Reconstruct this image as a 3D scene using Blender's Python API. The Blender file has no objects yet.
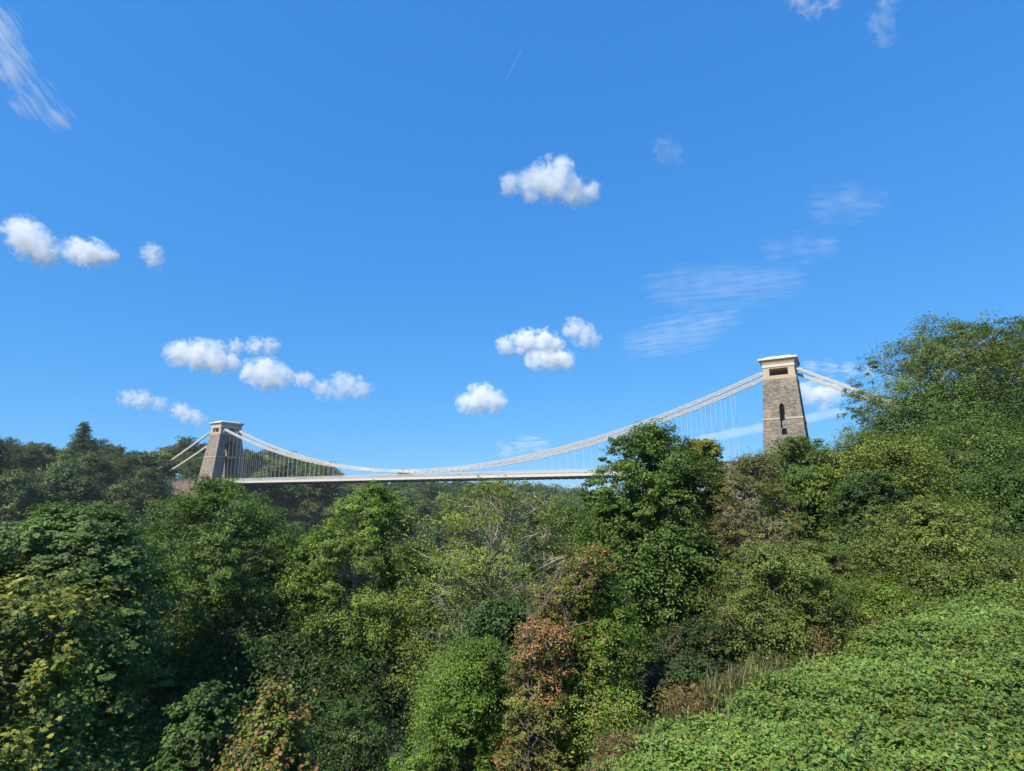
import bpy, bmesh, math, random
import numpy as np
from mathutils import Vector, Matrix

sc = bpy.context.scene
R = math.radians

# ------------------------------------------------------------------ camera
F, PITCH, ROLL = 571.07, 0.1923, -0.0074
cam_data = bpy.data.cameras.new('camera')
cam = bpy.data.objects.new('camera', cam_data)
sc.collection.objects.link(cam)
cam_data.sensor_width = 36
cam_data.lens = F / 1024 * 36
cam_data.clip_start = 0.1
cam_data.clip_end = 60000
cam.matrix_world = Matrix.Rotation(math.pi / 2 + PITCH, 4, 'X') @ Matrix.Rotation(ROLL, 4, 'Z')
sc.camera = cam
CAM3 = cam.matrix_world.to_3x3()

# ------------------------------------------------------------------ sky, sun, exposure
AZ, EL = R(40), R(49)
SUN = Vector((-math.sin(AZ) * math.cos(EL), -math.cos(AZ) * math.cos(EL), math.sin(EL)))
world = bpy.data.worlds.new('World')
sc.world = world
world.use_nodes = True
wt = world.node_tree
bg = wt.nodes['Background']
sky = wt.nodes.new('ShaderNodeTexSky')
sky.sky_type = 'NISHITA'
sky.sun_disc = False
sky.sun_elevation = EL
sky.sun_rotation = math.atan2(SUN.x, SUN.y)
sky.air_density = 1.0
sky.dust_density = 0.0
sky.ozone_density = 3.0
sep = wt.nodes.new('ShaderNodeSeparateColor')
comb = wt.nodes.new('ShaderNodeCombineColor')
wt.links.new(sky.outputs[0], sep.inputs[0])
# the phone's deep blue rendering of the sky: one tone curve per channel
for ch, (gain, gam) in enumerate(((0.375, 0.70), (1.41, 0.47), (3.5, 0.30))):
    p = wt.nodes.new('ShaderNodeMath'); p.operation = 'POWER'; p.inputs[1].default_value = gam
    m = wt.nodes.new('ShaderNodeMath'); m.operation = 'MULTIPLY'; m.inputs[1].default_value = gain
    wt.links.new(sep.outputs[ch], p.inputs[0]); wt.links.new(p.outputs[0], m.inputs[0])
    wt.links.new(m.outputs[0], comb.inputs[ch])
wt.links.new(comb.outputs[0], bg.inputs[0])
bg.inputs[1].default_value = 0.1
sun_data = bpy.data.lights.new('sun', 'SUN')
sun = bpy.data.objects.new('sun', sun_data)
sc.collection.objects.link(sun)
sun_data.energy = 5.0
sun_data.angle = R(0.5)
sun_data.color = (1.0, 0.92, 0.80)
sun.rotation_euler = (-SUN).to_track_quat('-Z', 'Y').to_euler()
sc.view_settings.view_transform = 'Standard'
sc.view_settings.look = 'None'
sc.view_settings.exposure = 0.68
sc.view_settings.gamma = 1.0
sc.cycles.use_denoising = True
sc.cycles.max_bounces = 8
sc.cycles.diffuse_bounces = 3
sc.cycles.transmission_bounces = 3
sc.cycles.transparent_max_bounces = 8
sc.cycles.volume_bounces = 14
sc.cycles.volume_step_rate = 0.22
sc.cycles.volume_max_steps = 256

rng = np.random.default_rng(11)
random.seed(5)


def ray(px, py):
    return CAM3 @ Vector(((px - 512) / F, -(py - 385.5) / F, -1))


def at(px, py, Y):
    """the world point seen at a pixel, Y metres ahead"""
    v = ray(px, py)
    return v * (Y / v.y)


def project(P):
    v = CAM3.transposed() @ Vector(P)
    return (512 + F * v.x / -v.z, 385.5 - F * v.y / -v.z)


# ------------------------------------------------------------------ mesh helpers
def link(o, parent=None):
    sc.collection.objects.link(o)
    if parent is not None:
        o.parent = parent
    return o


def tag(o, label=None, cat=None, group=None, kind=None):
    if label: o['label'] = label
    if cat: o['category'] = cat
    if group: o['group'] = group
    if kind: o['kind'] = kind
    return o


def thing(name, label, cat, loc=(0, 0, 0), rz=0.0, group=None):
    o = bpy.data.objects.new(name, None)
    o.empty_display_size = 0.3
    link(o)
    o.location = loc
    o.rotation_euler = (0, 0, rz)
    return tag(o, label, cat, group)


class Soup:
    """collects numpy vertex / polygon blocks and writes them as one mesh"""
    def __init__(self):
        self.v, self.l, self.t, self.c, self.mi, self.n = [], [], [], [], [], 0

    def add(self, verts, faces, color=(1, 1, 1), mat=0):
        """verts (N,3); faces (M,k); color (3,) or (N,3)"""
        verts = np.asarray(verts, np.float32); faces = np.asarray(faces, np.int64)
        self.v.append(verts)
        self.l.append((faces + self.n).ravel())
        self.t.append(np.full(len(faces), faces.shape[1], np.int32))
        self.mi.append(np.full(len(faces), mat, np.int32))
        col = np.asarray(color, np.float32)
        if col.ndim == 1: col = np.broadcast_to(col, (len(verts), 3))
        self.c.append(col)
        self.n += len(verts)

    def mesh(self, name, mats):
        v = np.concatenate(self.v); l = np.concatenate(self.l); t = np.concatenate(self.t); c = np.concatenate(self.c)
        me = bpy.data.meshes.new(name)
        me.vertices.add(len(v)); me.vertices.foreach_set('co', v.ravel())
        me.loops.add(len(l)); me.loops.foreach_set('vertex_index', l.astype(np.int32))
        me.polygons.add(len(t))
        me.polygons.foreach_set('loop_start', np.concatenate(([0], np.cumsum(t)[:-1])).astype(np.int32))
        me.polygons.foreach_set('loop_total', t)
        if not isinstance(mats, (list, tuple)): mats = [mats]
        for m in mats: me.materials.append(m)
        if len(mats) > 1: me.polygons.foreach_set('material_index', np.concatenate(self.mi))
        a = me.attributes.new('tint', 'FLOAT_COLOR', 'POINT')
        rgba = np.ones((len(v), 4), np.float32); rgba[:, :3] = c
        a.data.foreach_set('color', rgba.ravel())
        me.attributes.new('sharp_face', 'BOOLEAN', 'FACE').data.foreach_set('value', np.ones(len(t), bool))
        me.update(calc_edges=True)
        return me

    def build(self, name, mats, parent=None):
        return link(bpy.data.objects.new(name, self.mesh(name, mats)), parent)

    # solids
    def box(self, lo, hi, color=(1, 1, 1), mat=0):
        (a, b, c), (d, e, f) = lo, hi
        self.hexa([(a, b, c), (d, b, c), (d, e, c), (a, e, c), (a, b, f), (d, b, f), (d, e, f), (a, e, f)], color, mat)

    def hexa(self, p, color=(1, 1, 1), mat=0):
        self.add(p, [(3, 2, 1, 0), (4, 5, 6, 7), (0, 1, 5, 4), (1, 2, 6, 5), (2, 3, 7, 6), (3, 0, 4, 7)], color, mat)

    def bar(self, A, B, w, h, color=(1, 1, 1), mat=0, up=(0, 0, 1)):
        A, B = Vector(A), Vector(B); d = (B - A).normalized()
        s = d.cross(Vector(up))
        if s.length < 1e-4: s = Vector((1, 0, 0))
        s.normalize(); u = s.cross(d)
        s = s * w / 2; u = u * h / 2
        self.hexa([A - s - u, A + s - u, B + s - u, B - s - u, A - s + u, A + s + u, B + s + u, B - s + u], color, mat)

    def tube(self, pts, rad, k=6, color=(1, 1, 1), mat=0):
        pts = np.asarray(pts, float); n = len(pts)
        rad = np.broadcast_to(np.asarray(rad, float), (n,))
        d = np.gradient(pts, axis=0); d /= np.linalg.norm(d, axis=1)[:, None] + 1e-9
        ref = np.where(np.abs(d[:, 2:3]) > .9, np.array([[1., 0, 0]]), np.array([[0., 0, 1]]))
        s = np.cross(d, ref); s /= np.linalg.norm(s, axis=1)[:, None] + 1e-9
        u = np.cross(s, d)
        a = np.arange(k) * 2 * np.pi / k
        v = pts[:, None] + rad[:, None, None] * (np.cos(a)[None, :, None] * s[:, None] + np.sin(a)[None, :, None] * u[:, None])
        i = np.arange(n - 1)[:, None] * k; j = np.arange(k)[None]; j2 = (j + 1) % k
        f = np.stack([i + j, i + j2, i + k + j2, i + k + j], -1).reshape(-1, 4)
        self.add(v.reshape(-1, 3), f, color, mat)


# ------------------------------------------------------------------ materials
def nodes(name):
    m = bpy.data.materials.new(name); m.use_nodes = True
    t = m.node_tree
    return m, t, t.nodes['Principled BSDF'], t.nodes['Material Output']


def N(t, kind, **kw):
    n = t.nodes.new(kind)
    for k, v in kw.items(): setattr(n, k, v)
    return n


def math_node(t, op, a, b=None, c=None):
    n = t.nodes.new('ShaderNodeMath'); n.operation = op
    for i, x in enumerate((a, b, c)):
        if x is None: continue
        if isinstance(x, (int, float)): n.inputs[i].default_value = x
        else: t.links.new(x, n.inputs[i])
    return n.outputs[0]


def mix(t, fac, a, b, mode='MIX'):
    n = N(t, 'ShaderNodeMix', data_type='RGBA', blend_type=mode)
    for s, x in ((0, fac), (6, a), (7, b)):
        if isinstance(x, (int, float)): n.inputs[s].default_value = x
        elif isinstance(x, tuple): n.inputs[s].default_value = (*x, 1)
        else: t.links.new(x, n.inputs[s])
    return n.outputs[2]


def noise(t, scale, detail=4, vec=None, rough=.55):
    n = N(t, 'ShaderNodeTexNoise'); n.inputs['Scale'].default_value = scale; n.inputs['Detail'].default_value = detail
    n.inputs['Roughness'].default_value = rough
    if vec is not None: t.links.new(vec, n.inputs['Vector'])
    return n.outputs[0]


def leaf_material(name, translucent=.28, rough=.5, vary=False):
    m, t, bs, out = nodes(name)
    a = N(t, 'ShaderNodeAttribute', attribute_name='tint')
    col = a.outputs['Color']
    if vary:
        oi = N(t, 'ShaderNodeObjectInfo')
        hv = N(t, 'ShaderNodeHueSaturation')
        t.links.new(math_node(t, 'MULTIPLY_ADD', oi.outputs['Random'], .05, .475), hv.inputs['Hue'])
        t.links.new(math_node(t, 'MULTIPLY_ADD', math_node(t, 'FRACT', math_node(t, 'MULTIPLY', oi.outputs['Random'], 17.3)), .7, .65), hv.inputs['Value'])
        t.links.new(col, hv.inputs['Color']); col = hv.outputs[0]
    t.links.new(col, bs.inputs['Base Color'])
    bs.inputs['Roughness'].default_value = rough
    bs.inputs['Specular IOR Level'].default_value = .26
    tr = N(t, 'ShaderNodeBsdfTranslucent')
    t.links.new(mix(t, 1.0, col, (1.25, 1.35, .55), 'MULTIPLY'), tr.inputs['Color'])
    mx = N(t, 'ShaderNodeMixShader'); mx.inputs[0].default_value = translucent
    t.links.new(bs.outputs[0], mx.inputs[1]); t.links.new(tr.outputs[0], mx.inputs[2])
    t.links.new(mx.outputs[0], out.inputs['Surface'])
    return m


def bark_material():
    m, t, bs, out = nodes('bark')
    a = N(t, 'ShaderNodeAttribute', attribute_name='tint')
    tc = N(t, 'ShaderNodeTexCoord')
    mp = N(t, 'ShaderNodeMapping'); mp.inputs['Scale'].default_value = (6, 6, 1.2); t.links.new(tc.outputs['Object'], mp.inputs[0])
    nz = noise(t, 3.0, 5, mp.outputs[0])
    t.links.new(mix(t, 1.0, a.outputs['Color'], mix(t, nz, (.45, .45, .45), (1.4, 1.35, 1.3)), 'MULTIPLY'), bs.inputs['Base Color'])
    bs.inputs['Roughness'].default_value = .9
    return m


def stone_material(name, base, spread=.35, course=.27, length=.62, warm=(.5, .38, .26)):
    """coursed rubble: every stone its own tone, from its place in the wall"""
    m, t, bs, out = nodes(name)
    tc = N(t, 'ShaderNodeTexCoord'); sx = N(t, 'ShaderNodeSeparateXYZ'); t.links.new(tc.outputs['Object'], sx.inputs[0])
    row = math_node(t, 'FLOOR', math_node(t, 'DIVIDE', sx.outputs['Z'], course))
    wn = N(t, 'ShaderNodeTexWhiteNoise', noise_dimensions='1D'); t.links.new(row, wn.inputs['W'])
    u = math_node(t, 'FLOOR', math_node(t, 'ADD', math_node(t, 'DIVIDE', math_node(t, 'ADD', sx.outputs['X'], sx.outputs['Y']), length), math_node(t, 'MULTIPLY', wn.outputs[0], 5.0)))
    cx = N(t, 'ShaderNodeCombineXYZ'); t.links.new(u, cx.inputs[0]); t.links.new(row, cx.inputs[1])
    w2 = N(t, 'ShaderNodeTexWhiteNoise', noise_dimensions='2D'); t.links.new(cx.outputs[0], w2.inputs['Vector'])
    lo = tuple(c * (1 - spread) for c in base); hi = tuple(c * (1 + spread) for c in base)
    c1 = mix(t, w2.outputs[0], lo, hi)
    big = noise(t, .25, 5, tc.outputs['Object'], .65)
    ramp = N(t, 'ShaderNodeValToRGB'); ramp.color_ramp.elements[0].position = .42; ramp.color_ramp.elements[1].position = .68
    t.links.new(big, ramp.inputs[0])
    c2 = mix(t, math_node(t, 'MULTIPLY', ramp.outputs[0], .5), c1, mix(t, .5, c1, warm))
    t.links.new(c2, bs.inputs['Base Color']); bs.inputs['Roughness'].default_value = .92
    bp = N(t, 'ShaderNodeBump'); bp.inputs['Strength'].default_value = .5; bp.inputs['Distance'].default_value = .08
    t.links.new(w2.outputs[0], bp.inputs['Height']); t.links.new(bp.outputs[0], bs.inputs['Normal'])
    return m


def plain_material(name, base, rough=.6, amount=.25, scale=1.5, detail=5):
    m, t, bs, out = nodes(name)
    tc = N(t, 'ShaderNodeTexCoord')
    nz = noise(t, scale, detail, tc.outputs['Object'], .65)
    t.links.new(mix(t, nz, tuple(c * (1 - amount) for c in base), tuple(min(1, c * (1 + amount)) for c in base)), bs.inputs['Base Color'])
    bs.inputs['Roughness'].default_value = rough
    return m


LEAF = leaf_material('leaf')
LEAF_FAR = leaf_material('leaf_far', .2, .6, True)
BARK = bark_material()
STONE_R = stone_material('tower_stone', (.150, .130, .104), .45)
STONE_L = stone_material('tower_stone_grey', (.175, .152, .126), .35)
RED_STONE = stone_material('sandstone', (.150, .108, .088), .35, .5, 1.2, (.3, .2, .14))
LIME = plain_material('limestone', (.40, .315, .225), .85, .22, .8)
LIME_W = plain_material('white_limestone', (.58, .53, .45), .8, .15, .8)
PAINT = plain_material('white_paint', (.52, .50, .46), .45, .22, 2.5)
PAINT_C = plain_material('chain_paint', (.53, .51, .47), .45, .3, 3.5)
TIMBER = plain_material('dark_timber', (.05, .04, .034), .9, .4, 2.0)
ASPHALT = plain_material('asphalt', (.06, .06, .06), .9, .2, 3.0)

# ------------------------------------------------------------------ terrain
U = (0.8659, -0.5003)        # along the bridge, towards the right tower
T = (0.5003, 0.8659)         # along the gorge, away from the camera
PT = np.array([[-400, 10], [0, 10], [80, 9.5], [130, 8], [175, 7], [240, 4], [300, 3], [450, -3], [800, -14], [5000, -30]], float)


def ground_z(x, y):
    x = np.asarray(x, float); y = np.asarray(y, float)
    s = x * U[0] + y * U[1]; t = x * T[0] + y * T[1]
    s0 = -3.0 - .1 * np.clip(t - 14, 0, 150)
    near = -3.85 + .174 * np.clip(s, -60, 45) + .038 * np.clip(t, -30, 80) + .05 * np.clip(t - 80, 0, 90) + .04 * np.clip(s - 45, 0, 300)
    d = np.clip(s0 - s, 0, None)
    near = near - .52 * d - .5 * np.clip(d - 28, 0, None)
    near = np.maximum(near, -82)
    P = np.interp(t, PT[:, 0], PT[:, 1])
    q = np.clip((-150 - s) / 78, 0, 1); q = np.sin(q * np.pi / 2) ** 1.15
    far = -82 + (P + 82) * q + .02 * np.clip(-228 - s, 0, 250)
    far = far - 15 * np.exp(-((s + 225 + 8) / 24) ** 2 - ((t - 138) / 15) ** 2)
    h = np.where(s > -123, near, far)
    r = np.hypot(x, y)
    h = h + 2.15 * np.exp(-(r / 2.6) ** 2)
    h = h + .12 * np.sin(x * 1.3 + .7 * y) * np.sin(y * .9 - .4 * x) + np.clip(r - 30, 0, 60) / 60 * (1.2 * np.sin(x * .11 + 1) * np.sin(y * .13) + .6 * np.sin(x * .31) * np.cos(y * .27))
    return h


def gz(x, y): return float(ground_z(x, y))


def build_ground():
    na = 260
    rr = np.concatenate(([.3], np.geomspace(.8, 6000, 150)))
    an = np.linspace(0, 2 * np.pi, na, endpoint=False)
    X = rr[:, None] * np.sin(an)[None]; Y = rr[:, None] * np.cos(an)[None]
    v = np.stack([X, Y, ground_z(X, Y)], -1).reshape(-1, 3)
    i = np.arange(len(rr) - 1)[:, None] * na; j = np.arange(na)[None]; j2 = (j + 1) % na
    f = np.stack([i + j, i + na + j, i + na + j2, i + j2], -1).reshape(-1, 4)
    s = Soup(); s.add(v, f)
    s.add(np.vstack([v[:na], [[0, 0, gz(0, 0)]]]), np.stack([np.arange(na), (np.arange(na) + 1) % na, np.full(na, na)], -1))
    m, t, bs, out = nodes('hillside_soil')
    tc = N(t, 'ShaderNodeTexCoord')
    a = noise(t, .6, 6, tc.outputs['Object'], .65); b = noise(t, .05, 4, tc.outputs['Object'])
    c = mix(t, a, (.018, .022, .010), (.055, .052, .024))
    t.links.new(mix(t, b, c, mix(t, a, (.02, .032, .010), (.04, .06, .018))), bs.inputs['Base Color'])
    bs.inputs['Roughness'].default_value = .95
    o = s.build('ground', m)
    o.data.attributes.remove(o.data.attributes['sharp_face'])
    tag(o, kind='structure')


build_ground()

# ------------------------------------------------------------------ the suspension bridge (x along the deck, y away from us, z up)
BR_LOC = (-225.2217 * U[0] + 147.9087 * -U[1], 225.2217 * -U[1] + 147.9087 * U[0], 6.2121)
BR_RZ = -0.5239
bridge = thing('suspension_bridge', 'white chain suspension bridge with two tapering stone towers spanning the wooded gorge', 'bridge', BR_LOC, BR_RZ)
SPAN, HALF = 214.0, 107.0
AX, AY, BX, BY, ZA = 3.54, 4.85, 4.71, 7.83, 20.44
SAD, LOW, CY = 23.58, 2.22, 3.05
DY = 4.7


def deck_z(x): return .3 - .0048 * (x - 10)


def half(z, k=1.0):
    t = z / ZA
    return (BX + (AX - BX) * t) * k, (BY + (AY - BY) * t) * k


def frustum(s, cx, z0, z1, hx0, hy0, hx1, hy1):
    s.hexa([(cx - hx0, -hy0, z0), (cx + hx0, -hy0, z0), (cx + hx0, hy0, z0), (cx - hx0, hy0, z0),
            (cx - hx1, -hy1, z1), (cx + hx1, -hy1, z1), (cx + hx1, hy1, z1), (cx - hx1, hy1, z1)])


def prism(profile, axis, a, b):
    """a closed 2-D profile (u, z) pushed along an axis: x (u = y) or y (u = x)"""
    s = Soup(); n = len(profile)
    def P(w, u, z): return (w, u, z) if axis == 'x' else (u, w, z)
    v = [P(a, *p) for p in profile] + [P(b, *p) for p in profile]
    s.add(v, [(i, (i + 1) % n, n + (i + 1) % n, n + i) for i in range(n)])
    s.l.append(np.arange(n)); s.t.append(np.array([n], np.int32)); s.mi.append(np.zeros(1, np.int32))
    s.l.append(np.arange(2 * n - 1, n - 1, -1)); s.t.append(np.array([n], np.int32)); s.mi.append(np.zeros(1, np.int32))
    me = s.mesh('cutter', [])
    bm = bmesh.new(); bm.from_mesh(me); bmesh.ops.recalc_face_normals(bm, faces=bm.faces); bm.to_mesh(me); bm.free()
    return link(bpy.data.objects.new('cutter', me))


def gothic(w, z0, zs, za, c=0.0, n=7):
    """pointed-arch outline: half width w, foot z0, springing zs, apex za"""
    pts = [(c - w, z0), (c + w, z0)]
    for i in range(n + 1):
        a = i / n
        pts.append((c + w * math.cos(a * math.pi / 2) ** .85, zs + (za - zs) * math.sin(a * math.pi / 2) ** 1.05))
    for i in range(n - 1, -1, -1):
        a = i / n
        pts.append((c - w * math.cos(a * math.pi / 2) ** .85, zs + (za - zs) * math.sin(a * math.pi / 2) ** 1.05))
    return pts


def cut(o, cutters):
    for c in cutters:
        md = o.modifiers.new('cut', 'BOOLEAN'); md.object = c; md.operation = 'DIFFERENCE'; md.solver = 'EXACT'
    dg = bpy.context.evaluated_depsgraph_get()
    me = bpy.data.meshes.new_from_object(o.evaluated_get(dg))
    o.modifiers.clear(); old = o.data; o.data = me
    me.name = o.name
    for c in cutters: bpy.data.objects.remove(c)


def rect(u0, u1, z0, z1): return [(u0, z0), (u1, z0), (u1, z1), (u0, z1)]


def tower(cx, side_slots, stone, label):
    s = Soup(); hx, hy = half(-3)
    frustum(s, cx, -3, ZA, hx, hy, AX, AY)
    body = s.build('tower', stone)
    arch = [prism([(y, z) for y, z in gothic(3.1, .05, 12.6, 17.6)], 'x', cx - 9, cx + 9)]
    if side_slots:
        arch.append(prism(gothic(.54, 10.2, 12.9, 14.3, cx), 'y', -12, -1))
        arch.append(prism(gothic(.6, 11.9, 12.7, 13.4, cx + .1), 'y', 1, 12))
        arch.append(prism(rect(cx - .5, cx - .16, 8.4, 10.3), 'y', -12, -1))
        arch.append(prism(gothic(.56, 7.0, 7.6, 8.5, cx + .12), 'y', -12, -1))
    cut(body, arch)
    body.parent = bridge
    tag(body, label)
    # string course: a pale band round the tower, broken at the arch; its lintel crosses the arch
    st = Soup(); z = 10.55
    hx, hy = half(z); hx += .1; hy += .1
    if side_slots:
        for y0, y1 in ((-hy, -hy + .35), (hy - .35, hy)):
            st.box((cx - hx, y0, z), (cx - .56, y1, z + .42)); st.box((cx + .56, y0, z), (cx + hx, y1, z + .42))
    else:
        for y0, y1 in ((-hy, -hy + .35), (hy - .35, hy)): st.box((cx - hx, y0, z), (cx + hx, y1, z + .42))
    for x0, x1 in ((cx - hx, cx - hx + .35), (cx + hx - .35, cx + hx)):
        st.box((x0, -hy + .352, z + .003), (x1, hy - .352, z + .42 - .003))
    st.build('string_course', LIME, body)
    lt = Soup(); hx2, _ = half(11)
    lt.box((cx - hx2 + .3, -3.095, 10.2), (cx + hx2 - .3, 3.095, 11.3)); lt.build('lintel', stone, body)
    # attic room with openings on its four sides, where the chains pass
    at_ = Soup(); frustum(at_, cx, ZA + .004, 23.05, AX - .08, AY - .08, AX - .22, AY - .2)
    a = at_.build('attic', LIME)
    cuts = [prism(rect(cx - 2.7, cx + 2.7, ZA + .45, 22.7), 'y', -4.1, 4.1),
            prism(rect(cx - 2.0, cx + 1.95, 21.05, 22.72), 'y', -8, 8),
            prism(rect(-1.35, 1.35, 21.05, 22.72), 'x', cx - 8, cx + 8)]
    for yy in (-CY, CY): cuts.append(prism(rect(yy - .55, yy + .55, 20.95, 22.8), 'x', cx - 8, cx + 8))
    cut(a, cuts); a.parent = body
    bs_ = Soup(); frustum(bs_, cx, ZA - .35, ZA + .3, AX + .05, AY + .05, AX + .02, AY + .02)
    # thin plinth moulding at the foot of the attic, four strips
    pl = Soup()
    for y0, y1 in ((-AY - .06, -AY + .04), (AY - .04, AY + .06)): pl.box((cx - AX - .06, y0, ZA - .3), (cx + AX + .06, y1, ZA + .28))
    for x0, x1 in ((cx - AX - .06, cx - AX + .04), (cx + AX - .04, cx + AX + .06)): pl.box((x0, -AY + .042, ZA - .298), (x1, AY - .042, ZA + .278))
    pl.build('plinth_moulding', LIME, body)
    # white fascia, flared cornice and flat cap
    co = Soup()
    ks = [(23.05, AX - .1, AY - .08), (23.5, AX - .08, AY - .06)]
    frustum(co, cx, 23.054, 23.55, AX - .1, AY - .06, AX - .06, AY - .02)
    co.build('fascia', LIME_W, body)
    fl = Soup(); prof = []
    for i in range(7):
        k = i / 6; e = k ** 2.0
        prof.append((23.554 + 1.25 * k, AX - .2 + .72 * e, AY - .16 + .56 * e))
    for (z0, a0, b0), (z1, a1, b1) in zip(prof, prof[1:]): frustum(fl, cx, z0, z1 - .0, a0, b0, a1, b1)
    fl.build('cornice', LIME, body)
    cp = Soup(); frustum(cp, cx, 24.81, 25.25, 4.16, 5.31, 4.16, 5.31); frustum(cp, cx, 25.254, 25.75, 3.2, 4.4, 2.6, 3.8)
    cp.build('cap', LIME_W, body)
    return body


tower(0.0, False, STONE_L, 'left tower of greyer stone with a tall pointed arch over the road')
tower(SPAN, True, STONE_R, 'right tower of brown rubble stone with a narrow pointed slot in its side')


def chain_z(x): return LOW + (SAD - LOW) * ((x - HALF) / HALF) ** 2


LAND = {-1: (-70.0, -1.5), 1: (266.0, -1.0)}


def chain(path, yc, level, gap=.35):
    """five flat wrought-iron links side by side from joint to joint, with round eyes at the joints"""
    s = Soup(); dz = (level - 1) * gap
    for (x0, z0), (x1, z1) in zip(path, path[1:]):
        for k in range(5):
            y = yc + (k - 2) * .13
            s.bar((x0, y, z0 + dz), (x1, y, z1 + dz), .04, .17)
    for x, z in path[1:-1]:
        a = np.arange(8) * np.pi / 4
        v = [(x + .2 * math.cos(q), yc + e * .36, z + dz + .2 * math.sin(q)) for e in (-1, 1) for q in a]
        s.add(v, [(i, (i + 1) % 8, 8 + (i + 1) % 8, 8 + i) for i in range(8)])
        s.add(v, [tuple(range(7, -1, -1)), tuple(range(8, 16))])
    return s.build('chain', PAINT_C, bridge)


STEP = 2.44
for yc in (-CY, CY):
    for lv in range(3):
        x0 = 1.2; xs = [x0]
        x = x0 + 1.5 + lv * STEP
        while x < SPAN - 1.2: xs.append(x); x += 3 * STEP
        xs.append(SPAN - 1.2)
        chain([(x, chain_z(x)) for x in xs], yc, lv)
        for sgn in (-1, 1):
            xe, ze = LAND[sgn]; xt = 0.0 if sgn < 0 else SPAN
            zt = chain_z(3.0) + .55
            pts = [(xt + sgn * 1.0, zt + .3)]
            if yc > 0: zt -= .35
            n = 9; k0 = (lv + .6) / n
            for i in range(n):
                k = (i + k0) / n
                pts.append((xt + sgn * 3 + (xe - xt - sgn * 3) * k, zt + (ze - zt) * k - 1.2 * math.sin(math.pi * k)))
            chain(pts, yc, lv, .27)

# hangers: the hundred that show largest are parts, the rest one part
rest = Soup(); n_hang = 0
hx_list = [2.7 + STEP * i for i in range(86)]
order = []
for x in hx_list:
    if x < 6.5 or x > SPAN - 9.5: continue
    for yc in (-CY, CY):
        zt, zb = chain_z(x) - .5, deck_z(x) + .2
        if zt < zb + .3: continue
        pr = 0 if x < 95 else (1 if x > 183 else (2 if yc < 0 and x > 140 else 3))
        order.append((pr, x, yc, zt, zb))
order.sort(key=lambda q: q[0])
for i, (pr, x, yc, zt, zb) in enumerate(order):
    s = Soup() if i < 100 else rest
    s.tube([(x, yc, zb), (x, yc, zt)], .034, 6)
    s.tube([(x, yc, zt - .45), (x, yc, zt - .1)], .06, 6)
    if i < 100: s.build('hanger', PAINT, bridge)
o = rest.build('hanger', PAINT, bridge); o['kind'] = 'stuff'

# deck: timber road, cross girders, white side girders, lattice parapets
XD0, XD1 = 8.2, SPAN - 17.0
dk = Soup(); nseg = 40
for i in range(nseg):
    xa, xb = XD0 + (XD1 - XD0) * i / nseg, XD0 + (XD1 - XD0) * (i + 1) / nseg
    za, zb = deck_z(xa), deck_z(xb)
    for y0, y1, a0, a1 in ((-DY + .1, DY - .1, -.32, -.1),):
        dk.hexa([(xa, y0, za + a0), (xb, y0, zb + a0), (xb, y1, zb + a0), (xa, y1, za + a0), (xa, y0, za + a1), (xb, y0, zb + a1), (xb, y1, zb + a1), (xa, y1, za + a1)])
x = XD0 + .8
while x < XD1:
    z = deck_z(x)
    dk.box((x - .1, -DY + .15, z - 1.05), (x + .1, DY - .15, z - .85)); dk.box((x - .1, -DY + .15, z - .5), (x + .1, DY - .15, z - .324))
    for k in range(8):
        ya = -DY + .3 + k * 1.1
        dk.bar((x, ya, z - .86), (x, ya + .55, z - .49), .06, .06); dk.bar((x, ya + .55, z - .49), (x, ya + 1.1, z - .86), .06, .06)
    x += STEP
deck = dk.build('deck', TIMBER, bridge)
rd = Soup()
for i in range(nseg):
    xa, xb = XD0 + (XD1 - XD0) * i / nseg, XD0 + (XD1 - XD0) * (i + 1) / nseg
    za, zb = deck_z(xa) - .096, deck_z(xb) - .096
    rd.add([(xa, -2.75, za), (xb, -2.75, zb), (xb, 2.75, zb), (xa, 2.75, za)], [(0, 1, 2, 3)])
rd.build('roadway', ASPHALT, deck)
for yc in (-CY, CY):
    g = Soup()
    for i in range(nseg):
        xa, xb = XD0 + (XD1 - XD0) * i / nseg, XD0 + (XD1 - XD0) * (i + 1) / nseg
        za, zb = deck_z(xa), deck_z(xb)
        for a0, a1, w in ((-.09, .62, .03), (.62, .74, .22), (-.75, -.33, .1), (-.85, -.75, .22)):
            g.hexa([(xa, yc - w, za + a0), (xb, yc - w, zb + a0), (xb, yc + w, zb + a0), (xa, yc + w, za + a0), (xa, yc - w, za + a1), (xb, yc - w, zb + a1), (xb, yc + w, zb + a1), (xa, yc + w, za + a1)])
    g.build('girder', PAINT, deck)
for yc in (-DY, DY):
    g = Soup()
    def rail(a0, a1, w):
        for i in range(nseg):
            xa, xb = XD0 + (XD1 - XD0) * i / nseg, XD0 + (XD1 - XD0) * (i + 1) / nseg
            za, zb = deck_z(xa), deck_z(xb)
            g.hexa([(xa, yc - w, za + a0), (xb, yc - w, zb + a0), (xb, yc + w, zb + a0), (xa, yc + w, za + a0), (xa, yc - w, za + a1), (xb, yc - w, zb + a1), (xb, yc + w, zb + a1), (xa, yc + w, za + a1)])
    rail(-.42, -.02, .09); rail(1.22, 1.36, .08); rail(.1, .2, .04)
    x = XD0 + .1
    while x < XD1 - .6:
        z = deck_z(x)
        g.bar((x, yc, z + .19), (x + .55, yc, z + 1.23), .03, .1); g.bar((x + .55, yc + .012, z + .19), (x, yc + .012, z + 1.23), .03, .1)
        x += .55
    x = XD0 + .1
    while x < XD1:
        g.box((x - .05, yc - .06, deck_z(x) - .03), (x + .05, yc + .06, deck_z(x) + 1.23)); x += STEP
    g.build('parapet', PAINT, deck)

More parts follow.
